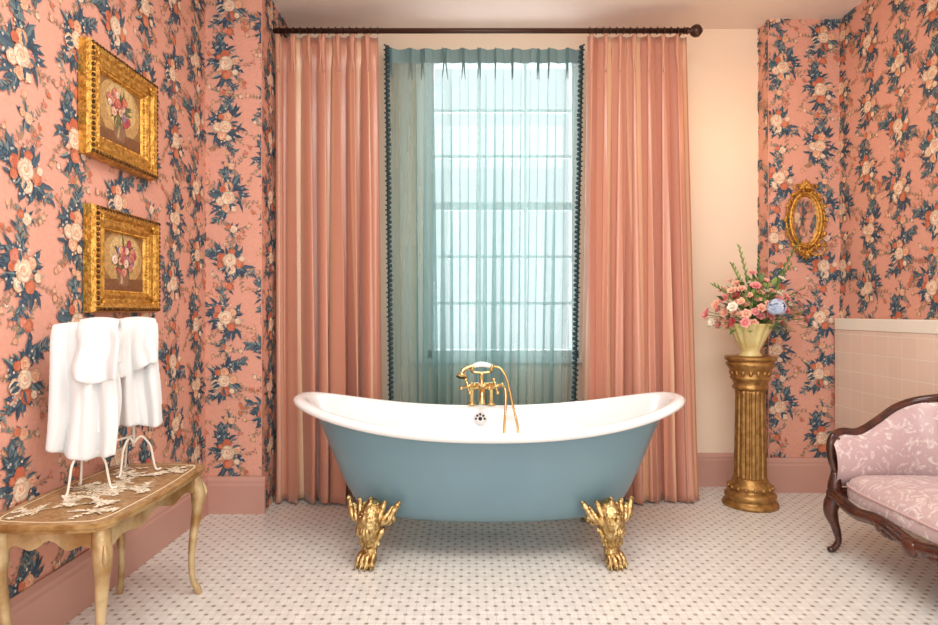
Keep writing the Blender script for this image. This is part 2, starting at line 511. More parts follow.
def paper_polys(w, h, du=0.0):
    P = []
    cu, cv = 0.258, 0.35
    ni, nj = int(w/cu)+8, int(h/cv)+3
    for i in range(-1, ni):
        for j in range(-1, nj):
            x = i*cu - du % (cu*6); y = j*cv+(0.5*cv if i % 2 else 0)
            jr = random.Random((i*31+(j % 4)*7) % 97)
            x += jr.uniform(-.025, .025); y += jr.uniform(-.025, .025)
            if -.28 < x < w+.28 and -.28 < y < h+.28:
                for k, (p, c) in enumerate(CL[(i*2+j) % 6]):
                    P.append(([(a+x, b+y) for a, b in p], c, 0.0012+k*0.9e-5))
                for k, (p, c) in enumerate(SPR[(i+j) % 4]):
                    P.append(([(a+x+.01, b+y+cv*.5) for a, b in p], c, 0.0006+k*0.9e-5))
    return P

def poly_sheet(name, specs, thick, material, parent=None, bg=BG):
    vs = []; fs = []; cols = []
    for (o, U, V, N, w, h, polys) in specs:
        o = Vector(o); U = Vector(U); V = Vector(V); N = Vector(N)
        b = len(vs)
        for n in (0, -thick):
            for (a, c) in ((0,0),(w,0),(w,h),(0,h)):
                vs.append(o+U*a+V*c+N*n)
        for f in ((0,1,2,3),(7,6,5,4),(0,4,5,1),(1,5,6,2),(2,6,7,3),(3,7,4,0)):
            fs.append(tuple(i+b for i in f)); cols.append(bg)
        for (p, c, n) in polys:
            q = clip(p, w, h)
            if len(q) < 3: continue
            b = len(vs)
            for (a, cc) in q: vs.append(o+U*a+V*cc+N*n)
            fs.append(tuple(range(b, b+len(q)))); cols.append(c)
    me = bpy.data.meshes.new(name); me.from_pydata([tuple(v) for v in vs], [], fs); me.update()
    at = me.color_attributes.new('Col', 'FLOAT_COLOR', 'CORNER')
    dat = []
    for p, c in zip(me.polygons, cols):
        dat += list(lin(c))*p.loop_total
    at.data.foreach_set('color', dat)
    me.materials.append(material)
    ob = bpy.data.objects.new(name, me)
    return link(ob, parent)

# ---------------------------------------------------------------- room
XL, XR, YB, H = -1.45, 2.28, 3.97, 2.9
Y0 = -0.8
CHX, CHY = -1.14, 3.44
RHX, RHY = 1.837, 3.84
poly_sheet('wall_left', [((XL,Y0,0),(0,1,0),(0,0,1),(1,0,0), CHY-Y0, H, paper_polys(CHY-Y0, H))], 0.1, M['wp'])
poly_sheet('wall_alcove', [((XL,CHY,0),(1,0,0),(0,0,1),(0,-1,0), CHX-.002-XL, H, paper_polys(CHX-XL, H, 0.4)),
                      ((CHX,CHY+0.0005,0),(0,1,0),(0,0,1),(1,0,0), YB-CHY-.001, H, paper_polys(YB-CHY, H, 0.9))], 0.1, M['wp'])
poly_sheet('wall_pier', [((RHX+.002,RHY,0),(1,0,0),(0,0,1),(0,-1,0), XR-RHX-.002, H, paper_polys(XR-RHX, H, 0.2)),
                      ((RHX,YB,0),(0,-1,0),(0,0,1),(-1,0,0), YB-RHY-.0005, H, paper_polys(YB-RHY, H, 1.1))], 0.1, M['wp'])
poly_sheet('wall_right', [((XR,RHY,0),(0,-1,0),(0,0,1),(-1,0,0), RHY-Y0, H, paper_polys(RHY-Y0, H, 0.5))], 0.1, M['wp'])
WX0, WX1, WZ0, WZ1 = -0.27, 0.70, 0.81, 2.74
m = MB()
m.box((CHX-.1,YB,0),(WX0,YB+.16,H)); m.box((WX1,YB,0),(RHX+.1,YB+.16,H))
m.box((WX0,YB,0),(WX1,YB+.16,WZ0)); m.box((WX0,YB,WZ1),(WX1,YB+.16,H))
m.obj('wall_back', M['peachwall'], smooth=False)
boxobj('floor', (XL-.1,Y0,-.1), (XR+.1,YB+.16,0), M['floor'])
boxobj('ceiling', (XL-.1,Y0,H), (XR+.1,YB+.16,H+.1), M['ceil'])

def baseboard(name, a, b, nrm, ht=.2):
    prof = [(0,0),(.022,0),(.022,ht-.045),(.018,ht-.035),(.018,ht-.02),(.010,ht-.006),(.006,ht),(0,ht)]
    vs = []; n = len(prof)
    for p in (a, b):
        for (d, z) in prof: vs.append((p[0]+nrm[0]*d, p[1]+nrm[1]*d, z))
    fs = [(i, (i+1) % n, n+(i+1) % n, n+i) for i in range(n)] + [tuple(range(n)), tuple(reversed(range(n, 2*n)))]
    mesh_obj(name, vs, fs, M['base'], smooth=False)
baseboard('baseboard_left', (XL+.005,Y0), (XL+.005,CHY), (1,0))
baseboard('baseboard_alcove', (XL,CHY-.005), (CHX+.024,CHY-.005), (0,-1))
baseboard('baseboard_back', (CHX,YB), (RHX,YB), (0,-1), .21)
baseboard('baseboard_pier', (RHX-.024,RHY-.005), (XR,RHY-.005), (0,-1), .21)

WT = 1.065
tw = empty('wall_wainscot')
boxobj('tile_field', (XR-.05,Y0,0), (XR-.006,RHY-.03,WT-.07), M['tile'], tw)
boxobj('tile_cap', (XR-.055,Y0,WT-.07), (XR-.006,RHY-.03,WT), M['tilecream'], tw, .006)

# ---------------------------------------------------------------- window
w = empty('window_1')
m = MB(); yw = YB+.06; fw = .045
m.box((WX0,yw-.05,WZ0),(WX0+fw,yw+.06,WZ1)); m.box((WX1-fw,yw-.05,WZ0),(WX1,yw+.06,WZ1))
m.box((WX0,yw-.05,WZ1-fw),(WX1,yw+.06,WZ1)); m.box((WX0,yw-.05,WZ0),(WX1,yw+.06,WZ0+.05))
zm = 1.1+107*4.0/625
m.box((WX0+fw,yw-.01,zm-.026),(WX1-fw,yw+.035,zm+.026))
m.obj('frame', M['white'], w, smooth=False, bevel=.003)
m = MB()
for (za, zb) in ((WZ0+.05, zm-.026), (zm+.026, WZ1-fw)):
    for k in (1, 2):
        x = WX0+fw+(WX1-WX0-2*fw)*k/3; m.box((x-.009,yw-.002,za),(x+.009,yw+.03,zb))
        z = za+(zb-za)*k/3; m.box((WX0+fw,yw,z-.009),(WX1-fw,yw+.028,z+.009))
m.obj('muntins', M['white'], w, smooth=False)
boxobj('glass_pane', (WX0+fw,yw+.012,WZ0+.05), (WX1-fw,yw+.016,WZ1-fw), M['glass'], w)
m = MB(); m.box((WX0-.08,YB-.03,WZ0-.03),(WX1+.08,YB+.02,WZ0)); 
m.obj('sill', M['white'], w, smooth=False, bevel=.004)

# ---------------------------------------------------------------- curtains
def curtain(name, xt0, xt1, xb0, xb1, ztop, y0, folds, seed, material, amp_t=.018, amp_b=.05, zbot=0.012, flare=0.0, parent=None, nu=260, nv=60, sharp=.35, irr=1.0, pd=.09, xk=.42):
    rng = random.Random(seed)
    ph = [rng.uniform(0, 6.28) for _ in range(10)]
    def fn(u, v):
        k = min(1, v**0.75*1.3)
        env = min(1, u*(1-u)*8)
        uu = u+env*irr*(.012*math.sin(u*17+ph[0])+.016*math.sin(u*29+ph[5])*.6) + env*irr*v*(.018*math.sin(u*11+ph[1]+v*1.4)+.012*math.sin(u*23+ph[6]-v*2))
        a0 = 2*math.pi*folds*uu
        am = 1+.35*irr*math.sin(u*19+ph[7])*k
        f = math.sin(a0)+sharp*math.sin(2*a0+ph[2])*(.2+.8*v)+.25*v*math.sin(3.3*a0+ph[8])
        lowf = math.sin(2*math.pi*folds*.37*uu+ph[3])
        hz = (ztop - (ztop-zbot)*v)
        dz = ztop-hz
        amp = amp_t+(amp_b-amp_t)*k
        pinch = math.exp(-((dz-pd)/.05)**2)
        amp *= (1-.55*pinch)*am
        x = (xt0+(xt1-xt0)*uu)*(1-v)+(xb0+(xb1-xb0)*uu)*v
        x += env*amp*xk*math.sin(2*a0+ph[4])
        y = y0 - amp*f*.8 - .4*amp*lowf*v - flare*max(0, v-.85)**1.5*8
        return (x, y, hz)
    mb = MB(); mb.grid(fn, nu, nv)
    ob = mb.obj(name, material, parent)
    me = ob.data; uvl = me.uv_layers.new(name='UVMap')
    for p in me.polygons:
        for li in p.loop_indices:
            vi = me.loops[li].vertex_index
            i = vi % (nu+1); j = vi//(nu+1)
            uvl.data[li].uv = (i/nu, j/nv)
    return ob, fn

ZR = 2.735
def drape(name, *a, **k):
    root = empty(name)
    ob, fn = curtain('fabric', *a, parent=root, **k)
    s = ob.modifiers.new('s', 'SOLIDIFY'); s.thickness = .002; s.offset = 0
    mb = MB()
    n = int(a[6])
    for i in range(n):
        u = (i+.25)/n
        for du in (-.010, 0, .010):
            q0, q1, q2 = Vector(fn(u+du, 0)), Vector(fn(u+du*.6, .035)), Vector(fn(u+du, .08))
            mb.tube([q0+Vector((0,-.012,0)), q1+Vector((0,-.018,0)), q2+Vector((0,-.003,0))], [.008,.008,.003], 8, 3)
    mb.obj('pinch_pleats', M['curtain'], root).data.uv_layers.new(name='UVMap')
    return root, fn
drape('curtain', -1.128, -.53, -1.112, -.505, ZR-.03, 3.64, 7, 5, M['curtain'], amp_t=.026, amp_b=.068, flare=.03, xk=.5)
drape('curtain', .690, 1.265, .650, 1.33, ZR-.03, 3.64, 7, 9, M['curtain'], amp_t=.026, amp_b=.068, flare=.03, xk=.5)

sh = empty('sheer_curtain')
SY = 3.80
sob, sfn = curtain('voile', -.500, .682, -.470, .628, ZR-.035, SY, 11, 21, M['sheer'], amp_t=.016, amp_b=.040, zbot=.03, parent=sh, nu=400, sharp=.4, irr=1.2, xk=.55)
m = MB(); m.grid(lambda u, v: (lambda p: (p[0], p[1]-.003, p[2]))(sfn(u, v*.032)), 300, 3)
m.obj('header_band', mat('sheer_header', (122,148,148), .8), sh)
m = MB()
for i in range(11):
    u = (i+.25)/11
    for du in (-.004, .004):
        m.tube([Vector(sfn(u+du,0))+Vector((0,-.008,0)), Vector(sfn(u+du*.6,.03))+Vector((0,-.010,0)), Vector(sfn(u+du*1.5,.07))+Vector((0,-.003,0))], [.005,.006,.002], 6, 3)
m.obj('pleats', mat('sheer_pleat', (98,126,128), .8), sh)
for nm, u, dx in (('fringe_left', 0.0, .004), ('fringe_right', 1.0, -.004)):
    m = MB()
    def ep(v):
        p = Vector(sfn(u, v)); p.y = SY-.055; return p
    m.tube([ep(k/30)+Vector((dx,0,0)) for k in range(31)], .007, 6, 1)
    for k in range(92):
        v = (k+.5)/92
        p = ep(v)+Vector((dx*3.2+R.uniform(-.003,.003), -.008, 0))
        m.ell(p, (.0145,.0135,.012), None, 8, 5)
        m.ell(p+Vector((-dx*4, 0, .014)), (.007,.007,.006), None, 6, 4)
    m.obj(nm, M['fringe'], sh)

rd = empty('curtain_rod')
m = MB()
m.tube([(-1.135,3.63,ZR),(1.27,3.63,ZR)], .015, 16, 1)
m.lathe([(.0,0),(.02,0),(.024,.01),(.02,.02),(.017,.028),(.03,.04),(.04,.058),(.043,.075),(.038,.095),(.022,.11),(.012,.118),(0.001,.122)], (0,0,0), 20)
n0 = len(m.v)-12*20
for i in range(n0, len(m.v)):
    x, y, z = m.v[i]; m.v[i] = (1.26+z*.8, 3.63+y*.85, ZR+x*.85)
for x in (1.255, -1.10):
    m.tube([(x,3.63,ZR+.008),(x,3.72,ZR+.02),(x,3.97,ZR+.02)], .008, 8, 4)
    m.tube([(x,3.955,ZR+.02),(x,3.97,ZR+.02)], .03, 16, 1)
m.obj('rod', M['rod'], rd)
m = MB()
for i in range(30):
    x = -1.1+.57*i/14 if i < 15 else .70+.55*(i-15)/14
    pts = [(x, 3.63+.019*math.cos(t*math.pi/5), ZR+.001+.019*math.sin(t*math.pi/5)) for t in range(11)]
    m.tube(pts, .003, 6, 1)
m.obj('rings', M['rod'], rd)

# ---------------------------------------------------------------- bathtub
TX, TY = .094, 3.0
ZB = .155
def sgnpow(v, p): return math.copysign(abs(v)**p, v)
def tub_ring(a, b, f, dz, e, seg=96):
    out = []
    for i in range(seg):
        th = 2*math.pi*i/seg
        cx, sy = sgnpow(math.cos(th), e), sgnpow(math.sin(th), e)
        t = abs(cx)*min(1, a/.80)
        zr = .588+.116*t**2.3
        out.append((TX+a*cx, TY+b*sy, ZB+f*(zr-ZB)+dz))
    return out
def loft(rings, name, material, parent, caps=(True, True)):
    seg = len(rings[0]); vs = [p for r in rings for p in r]; fs = []
    for j in range(len(rings)-1):
        for i in range(seg):
            k = (i+1) % seg; fs.append((j*seg+i, j*seg+k, (j+1)*seg+k, (j+1)*seg+i))
    if caps[0]: fs.append(tuple(reversed(range(seg))))
    if caps[1]: fs.append(tuple(range((len(rings)-1)*seg, len(rings)*seg)))
    ob = mesh_obj(name, vs, fs, material, parent)
    s = ob.modifiers.new('ss', 'SUBSURF'); s.levels = 1; s.render_levels = 1
    return ob
tub = empty('clawfoot_bathtub')
E = .86
outer = [(.20,.08,0,.004),(.40,.17,0,.002),(.52,.215,0,.008),(.595,.255,.05,.004),(.640,.285,.14,0),(.685,.308,.30,0),(.727,.330,.48,0),(.772,.346,.68,0),(.81,.36,.83,0),(.845,.372,.93,0),(.86,.376,.955,0)]
loft([tub_ring(a,b,f,dz,E) for a,b,f,dz in outer], 'shell', M['tubblue'], tub, (True, False))
rim = [(.85,.372,1,-.030),(.868,.381,1,-.036),(.895,.398,1,-.036),(.918,.412,1,-.026),(.928,.419,1,-.012),(.922,.415,1,.002),(.905,.403,1,.009),(.884,.388,1,.008),(.864,.374,1,0),(.848,.362,1,-.022),(.825,.35,.90,0),(.79,.335,.80,0),(.73,.312,.62,0),(.68,.292,.46,0),(.63,.268,.30,0),(.57,.235,.17,.01),(.48,.19,.12,.005),(.25,.10,.11,.0)]
loft([tub_ring(a,b,f,dz,E) for a,b,f,dz in rim], 'basin', M['enamel'], tub, (False, True))
m = MB(); oc = Vector((.060, TY+.348, .530))
nrm = Vector((0,-1,.25)).normalized()
def disc(mb, c, n, r, th, seg=24):
    mb.tube([c, c+n*th], r, seg, 1)
disc(m, oc, nrm, .036, .016); m.obj('overflow_plate', M['enamel'], tub)
m = MB()
for k in range(8):
    a = k*math.pi/4; q = oc+nrm*.0155+Vector((math.cos(a)*.023,0,math.sin(a)*.023)); disc(m, q, nrm, .0062, .002, 10)
disc(m, oc+nrm*.0155, nrm, .010, .004, 12)
m.obj('overflow_holes', M['black'], tub)

def claw_foot(name, sx, sy):
    m = MB()
    fx, fy = TX+sx*.503, TY+sy*.245
    O = Vector((sx*.30, sy*.95, 0)).normalized(); T = Vector((-O.y, O.x, 0))
    if T.x*sx < 0: T = -T
    def P(o, z, lat=0): return Vector((fx, fy, z))+O*o+T*lat
    m.tube([P(.00,.255),P(.040,.235,.0),P(.066,.200,.0),P(.066,.160,.002),P(.052,.120,.005),P(.042,.085,.007),P(.046,.058,.009),P(.060,.034,.010)], [.034,.050,.054,.047,.037,.031,.033,.036], 16, 6)
    # acanthus wings: alternating long and short lobes with curled tips
    for k in range(-4, 5):
        ak = abs(k)
        lat = k*.0250
        top = .298-.006*ak-(.018 if ak % 2 else 0)+(.010 if ak == 4 else 0)
        m.tube([P(.066-.003*ak,.135+.010*ak,lat*.34),P(.082-.006*ak,.190+.006*ak,lat*.84),P(.056-.006*ak,top-.022,lat*1.10),P(.052-.007*ak,top-.004,lat*1.20),P(.066-.008*ak,top-.002,lat*1.24)], [.006,.013,.013,.010,.005], 10, 5)
    for s in (-1, 1):
        pts = []
        for k in range(15):
            a = k/14*2*math.pi*1.3; r = .034*(1-k/17)
            pts.append(P(.040+r*math.sin(a)*.2, .205+r*math.sin(a), s*(.078+r*math.cos(a)*.8)))
        m.tube(pts, [.011-.0005*k for k in range(15)], 8, 2)
        m.tube([P(.050,.175,s*.064),P(.066,.150,s*.052),P(.056,.120,s*.040+.004),P(.062,.098,s*.048+.006)], [.008,.013,.010,.004], 8, 4)
        m.tube([P(.060,.130,s*.040),P(.062,.100,s*.030+.006),P(.052,.075,s*.028+.008),P(.060,.060,s*.038+.009)], [.006,.010,.008,.003], 8, 4)
    # central cabochon, knee leaf and beading
    m.ell(P(.116,.222), (.017,.017,.022), None, 14, 10)
    for i in range(10):
        a = i*math.pi/5; m.ell(P(.108,.222+.029*math.cos(a),.024*math.sin(a)), (.0052,.0052,.0052), None, 6, 4)
    for lt, zz in ((0,.100),(-.016,.120),(.016,.120)):
        m.tube([P(.108,.190,lt*.5),P(.116,.165,lt*.9),P(.100,.135,lt+.003),P(.094,zz-.005,lt*1.3+.006)], [.005,.011,.010,.003], 8, 4)
    # paw
    m.ell(P(.058,.028,.010), (.038,.038,.027), None, 16, 10)
    for k in (-1.5,-.5,.5,1.5):
        lat = k*.0195+.010; e = .007*abs(k)
        m.tube([P(.045,.060,.010+k*.012),P(.074-e,.056,lat),P(.096-e,.042,.010+k*.022),P(.100-e,.022,.010+k*.023),P(.094-e,.010,.010+k*.023)], [.009,.013,.0105,.0135,.009], 10, 5)
        m.tube([P(.102-e,.028,.010+k*.023),P(.116-e,.016,.010+k*.0235),P(.117-e,.003,.010+k*.0235)], [.006,.005,.002], 8, 3)
    m.obj(name, M['brassfoot'], tub)
claw_foot('foot_1', -1, -1); claw_foot('foot_2', 1, -1); claw_foot('foot_3', -1, 1); claw_foot('foot_4', 1, 1)

# ---------------------------------------------------------------- faucet
fa = empty('bathtub_faucet')
m = MB(); FY = 3.355; fxc = .068
for s in (-1, 1):
    x = fxc+s*.052
    m.tube([(x,TY+.39,.600),(x,TY+.385,.64),(x,FY+.01,.68),(x,FY,.705)], [.013,.012,.013,.016], 14, 4)
    m.tube([(x,TY+.392,.598),(x,TY+.392,.612)], .022, 20, 1)
    m.tube([(x-s*.01,FY,.705),(x+s*.022,FY,.705),(x+s*.03,FY-.003,.705)], [.02,.018,.012], 14, 1)
    hc = Vector((x+s*.022, FY-.045, .710))
    m.tube([(x+s*.018,FY,.706), tuple(hc)], [.013,.011], 12, 1)
    for a in (.3, .3+math.pi/2):
        d = Vector((math.cos(a),0,math.sin(a)))*.036
        m.tube([hc-d, hc+d], .006, 8, 1)
        for q in (hc-d, hc+d): m.ell(q, (.010,.010,.010), None, 10, 6)
m.tube([(fxc-.07,FY,.705),(fxc+.07,FY,.705)], .019, 16, 1)
m.tube([(fxc,FY,.70),(fxc,FY-.05,.695),(fxc,FY-.085,.665),(fxc,FY-.09,.620)], [.019,.017,.015,.018], 14, 6)
m.tube([(fxc,FY,.70),(fxc,FY,.74),(fxc,FY,.775)], [.018,.011,.014], 14, 3)
m.tube([(fxc-.055,FY-.02,.80),(fxc-.05,FY,.783),(fxc,FY,.776),(fxc+.05,FY,.783),(fxc+.055,FY-.02,.80)], .007, 8, 5)
for s in (-1, 1):
    m.tube([(fxc+s*.05,FY+.022,.808),(fxc+s*.05,FY+.01,.785),(fxc+s*.05,FY-.01,.785),(fxc+s*.05,FY-.026,.808)], .006, 8, 5)
m.obj('mixer_body', M['brass'], fa)
m = MB()
m.tube([(fxc-.045,FY,.812),(fxc,FY,.822),(fxc+.05,FY,.812)], [.012,.015,.012], 12, 6)
m.obj('handle', M['enamel'], fa)
m = MB()
m.tube([(fxc-.045,FY,.812),(fxc-.075,FY-.005,.805),(fxc-.10,FY-.012,.79),(fxc-.105,FY-.02,.772)], [.012,.010,.012,.014], 12, 5)
m.tube([(fxc-.105,FY-.020,.776),(fxc-.108,FY-.03,.758)], [.018,.030], 16, 1)
m.tube([(fxc+.048,FY,.813),(fxc+.062,FY,.808)], .014, 12, 1)
m.obj('hand_shower', M['brass'], fa)
m = MB()
m.tube([(fxc+.06,FY,.808),(fxc+.10,FY-.01,.80),(fxc+.135,FY-.03,.74),(fxc+.160,FY-.07,.62),(fxc+.185,FY-.12,.50),(fxc+.180,FY-.15,.38),(fxc+.15,FY-.16,.30),(fxc+.115,FY-.155,.38),(fxc+.115,FY-.12,.50),(fxc+.125,FY-.07,.62),(fxc+.12,FY-.03,.70),(fxc+.07,FY-.01,.703)], .0065, 8, 8)
m.obj('hose', M['brass'], fa)

# ---------------------------------------------------------------- framed paintings
def painting(name, y0, y1, z0, z1, seed):
    root = empty(name)
    x0 = XL+.006; W, Ht = y1-y0, z1-z0
    prof = [(0,0),(0,.030),(.006,.045),(.020,.052),(.034,.046),(.044,.036),(.055,.034),(.068,.040),(.078,.034),(.088,.018),(.092,.012),(.092,0)]
    def sweep(pr, nm, material):
        vs = []; fs = []; n = len(pr)
        for (cy, cz, sy, sz) in ((y0,z0,1,1),(y1,z0,-1,1),(y1,z1,-1,-1),(y0,z1,1,-1)):
            for (i, p) in pr: vs.append((x0+p, cy+sy*i, cz+sz*i))
        for c in range(4):
            d = (c+1) % 4
            for k in range(n-1):
                fs.append((c*n+k, c*n+k+1, d*n+k+1, d*n+k))
        return mesh_obj(nm, vs, fs, material, root, smooth=False)
    sweep(prof, 'frame', M['goldframe'])
    m = MB(); m2 = MB()
    def perim(ins, step):
        pts = []
        a, b, c, d = y0+ins, y1-ins, z0+ins, z1-ins
        n = max(2, int((b-a)/step)); k = max(2, int((d-c)/step))
        for i in range(n): pts += [(a+(b-a)*i/n, c), (b-(b-a)*i/n, d)]
        for i in range(k): pts += [(b, c+(d-c)*i/k), (a, d-(d-c)*i/k)]
        return pts
    for (y, z) in perim(.014, .020): m.ell((x0+.048,y,z), (.007,.0085,.0085), None, 8, 5)
    for (y, z) in perim(.084, .013): m2.ell((x0+.028,y,z), (.005,.005,.005), None, 6, 4)
    for (y, z) in ((y0+.04,z0+.04),(y1-.04,z0+.04),(y0+.04,z1-.04),(y1-.04,z1-.04)):
        for k in range(6):
            a = k*math.pi/3; m2.ell((x0+.044,y+math.cos(a)*.016,z+math.sin(a)*.016), (.007,.010,.010), None, 8, 5)
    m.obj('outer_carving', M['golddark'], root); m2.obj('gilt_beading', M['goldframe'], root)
    rng = random.Random(seed); P = []
    w, h = W-.17, Ht-.17; cx, cy = w*.5, h*.58
    P.append((ellp(cx, cy, w*.46, h*.46, 0, 24), (188,148,94), .0005))
    P.append((ellp(cx+.01, cy+.02, w*.34, h*.34, 0, 24), (208,174,120), .0006))
    P.append(([(0,0),(w,0),(w,h*.24),(0,h*.20)], (126,84,54), .0007))
    o = []
    o.append(([(cx-.03,h*.1),(cx+.03,h*.1),(cx+.045,h*.26),(cx+.025,h*.40),(cx-.025,h*.40),(cx-.045,h*.26)], (140,104,78)))
    o.append(([(cx-.02,h*.14),(cx-.005,h*.14),(cx+.0,h*.36),(cx-.018,h*.36)], (190,154,116)))
    for k in range(26):
        a = rng.uniform(0, 6.3); leafpoly(o, rng, cx, cy, a, rng.uniform(.05, .11), .009, [(86,96,58),(108,110,70),(74,80,50)])
    for k in range(22):
        a = rng.uniform(0, 6.3); r = rng.uniform(.005, .085)
        rosepoly(o, rng, cx+math.cos(a)*r, cy+math.sin(a)*r*.85, rng.uniform(.014, .022), rng.choice((CREAM, ROSEP, RUST, PEACH, [(176,76,84),(196,96,104)], [(158,140,168)])), (160,70,60))
    P += [(p, c, .001+.000008*k) for k, (p, c) in enumerate(o)]
    poly_sheet('canvas', [((x0+.014,y0+.085,z0+.085),(0,1,0),(0,0,1),(1,0,0), w, h, P)], .01, M['paint'], root, bg=(150,110,66))
painting('framed_painting', 2.31, 2.81, 1.69, 2.12, 3)
painting('framed_painting', 2.34, 2.83, 1.10, 1.51, 8)

# ---------------------------------------------------------------- side table
tb = empty('side_table')
tx0, tx1, ty0, ty1, tz = -1.415, -1.02, 1.76, 2.50, .50
def rr_outline(ins, wav=0.0):
    pts = []
    cx, cy = (tx0+tx1)/2, (ty0+ty1)/2; hx, hy = (tx1-tx0)/2-ins, (ty1-ty0)/2-ins
    N = 80
    for i in range(N):
        th = 2*math.pi*i/N
        c, s = math.cos(th), math.sin(th)
        k = 1/max(abs(c), abs(s))
        x, y = c*k, s*k
        r = (abs(x)**10+abs(y)**10)**(.1)
        x /= r; y /= r
        pts.append((cx+x*hx+ (wav*math.cos(y*math.pi)*(1 if x > 0 else -1) if abs(x) > .9 else 0),
                    cy+y*hy+ (wav*math.cos(x*math.pi)*(1 if y > 0 else -1) if abs(y) > .9 else 0)))
    return pts
def slab(name, levels, material, parent):
    vs = []; fs = []; n = 80
    for (ins, z) in levels:
        for (x, y) in rr_outline(ins, .006): vs.append((x, y, z))
    for j in range(len(levels)-1):
        for i in range(n):
            k = (i+1) % n; fs.append((j*n+i, j*n+k, (j+1)*n+k, (j+1)*n+i))
    fs.append(tuple(reversed(range(n)))); fs.append(tuple(range((len(levels)-1)*n, len(levels)*n)))
    return mesh_obj(name, vs, fs, material, parent, smooth=False)
slab('top_edge', [(.022,tz-.030),(.010,tz-.026),(.007,tz-.018),(.002,tz-.012),(.002,tz-.004),(.008,tz-.001)], M['gilt_dark'], tb)
slab('painted_top', [(.008,tz-.003),(.012,tz)], M['ttop'], tb)
slab('gilt_line', [(.030,tz-.001),(.030,tz+.0006)], mat('ivory_line', (226,206,168), .4), tb)
slab('painted_panel', [(.036,tz),(.036,tz+.0012)], M['ttop'], tb)
rngt = random.Random(12); o = []
TW, TH = tx1-tx0-.09, ty1-ty0-.09
IV = [(236,224,200),(226,208,180),(244,234,214)]; GB = [(206,190,158),(122,104,76),(188,170,136)]
for (u, v, rr) in ((.5,.5,.038),(.5,.38,.028),(.5,.62,.028),(.36,.52,.022),(.64,.48,.022),(.2,.12,.022),(.8,.12,.022),(.2,.88,.022),(.8,.88,.022),(.15,.5,.02),(.85,.5,.02),(.35,.25,.018),(.65,.75,.018),(.65,.25,.018),(.35,.75,.018)):
    for i in range(8):
        leafpoly(o, rngt, u*TW, v*TH, rngt.uniform(0,6.3), rr*rngt.uniform(1.5,2.6), .007, GB+IV)
    for i in range(4): stem(o, rngt, u*TW, v*TH, rngt.uniform(0,6.3), rr*3.2, .0013, IV[1], IV, .0045, .020)
    rosepoly(o, rngt, u*TW, v*TH, rr*.8, IV, (150,124,92))
vs = []; fs = []; cols = []
for k, (p, c) in enumerate(o):
    q = clip(p, TW, TH)
    if len(q) < 3: continue
    b = len(vs); vs += [(tx0+.045+a, ty0+.045+cc, tz+.0014+2e-6*k) for a, cc in q]; fs.append(tuple(range(b, b+len(q)))); cols.append(c)
ob = mesh_obj('painted_florals', vs, fs, M['paint'], tb, smooth=False)
at = ob.data.color_attributes.new('Col', 'FLOAT_COLOR', 'CORNER'); dat = []
for p, c in zip(ob.data.polygons, cols): dat += list(lin(c))*p.loop_total
at.data.foreach_set('color', dat)
def apron(name, a, b, d):
    vs = []; fs = []; N = 24
    a = Vector(a); b = Vector(b); dd = Vector(d)*.018
    for i in range(N+1):
        t = i/N; p = a.lerp(b, t)
        dep = .045+.02*abs(math.cos(t*math.pi))**2 + .012*math.cos(t*math.pi*6)
        for q in (p, p+dd):
            vs.append((q.x,q.y,tz-.028)); vs.append((q.x,q.y,tz-.028-dep))
    for i in range(N):
        o = i*4
        fs += [(o,o+4,o+5,o+1),(o+2,o+3,o+7,o+6),(o+1,o+5,o+7,o+3),(o,o+2,o+6,o+4)]
    mesh_obj(name, vs, fs, M['gilt_table'], tb, smooth=False)
lx0, lx1, ly0, ly1 = tx0+.045, tx1-.04, ty0+.05, ty1-.05
apron('apron_1', (lx1,ly0,0), (lx1,ly1,0), (-1,0,0)); apron('apron_2', (lx0,ly0,0), (lx0,ly1,0), (1,0,0))
apron('apron_3', (lx0,ly0,0), (lx1,ly0,0), (0,1,0)); apron('apron_4', (lx0,ly1,0), (lx1,ly1,0), (0,-1,0))
k = 0
for (x, sx) in ((lx0,-1),(lx1,1)):
    for (y, sy) in ((ly0,-1),(ly1,1)):
        k += 1; m = MB()
        o = Vector((sx,sy,0)).normalized(); c = Vector((x-sx*.012,y-sy*.012,0))
        def Q(d, z): return c+o*d+Vector((0,0,z))
        sc = .7 if sx < 0 else 1
        m.tube([Q(0,.475),Q(.006*sc,.43),Q(.016*sc,.385),Q(.010*sc,.31),Q(-.004,.22),Q(-.010,.13),Q(-.004,.06),Q(.012*sc,.022),Q(.020*sc,.0)], [.024,.027,.027,.019,.015,.012,.011,.014,.012], 14, 5)
        m.tube([Q(.034*sc,.43),Q(.044*sc,.395),Q(.028*sc,.35)], [.004,.009,.003], 8, 4)
        m.obj('leg_%d' % k, M['gilt_table'], tb)

# ---------------------------------------------------------------- towels and stand
st = empty('towel_stand')
m = MB()
T1 = (Vector((-1.285,2.10,0)), Vector((.93,.36,0)).normalized())
T2 = (Vector((-1.255,2.34,0)), Vector((.88,.47,0)).normalized())
for (c, d), wd in ((T1,.08),(T2,.07)):
    nrm = Vector((d.y,-d.x,0))
    m.tube([c-d*wd+Vector((0,0,1.045)), c+d*wd+Vector((0,0,1.045))], .006, 8, 1)
    m.tube([c+Vector((0,0,1.045)), c+Vector((0,0,.60))], .0055, 8, 1)
    for ang in (0.1, 2.2, 4.3):
        e = d*math.cos(ang)+nrm*math.sin(ang)
        b = c+e*.075
        m.tube([c+Vector((0,0,.61)), c+e*.025+Vector((0,0,.635)), c+e*.055+Vector((0,0,.60)), c+e*.065+Vector((0,0,.55)), b+Vector((0,0,.5085)), b+e*.018+Vector((0,0,.5085))], .004, 8, 5)
m.tube([T1[0]+Vector((0,0,.64)), T2[0]+Vector((0,0,.64))], .0045, 8, 1)
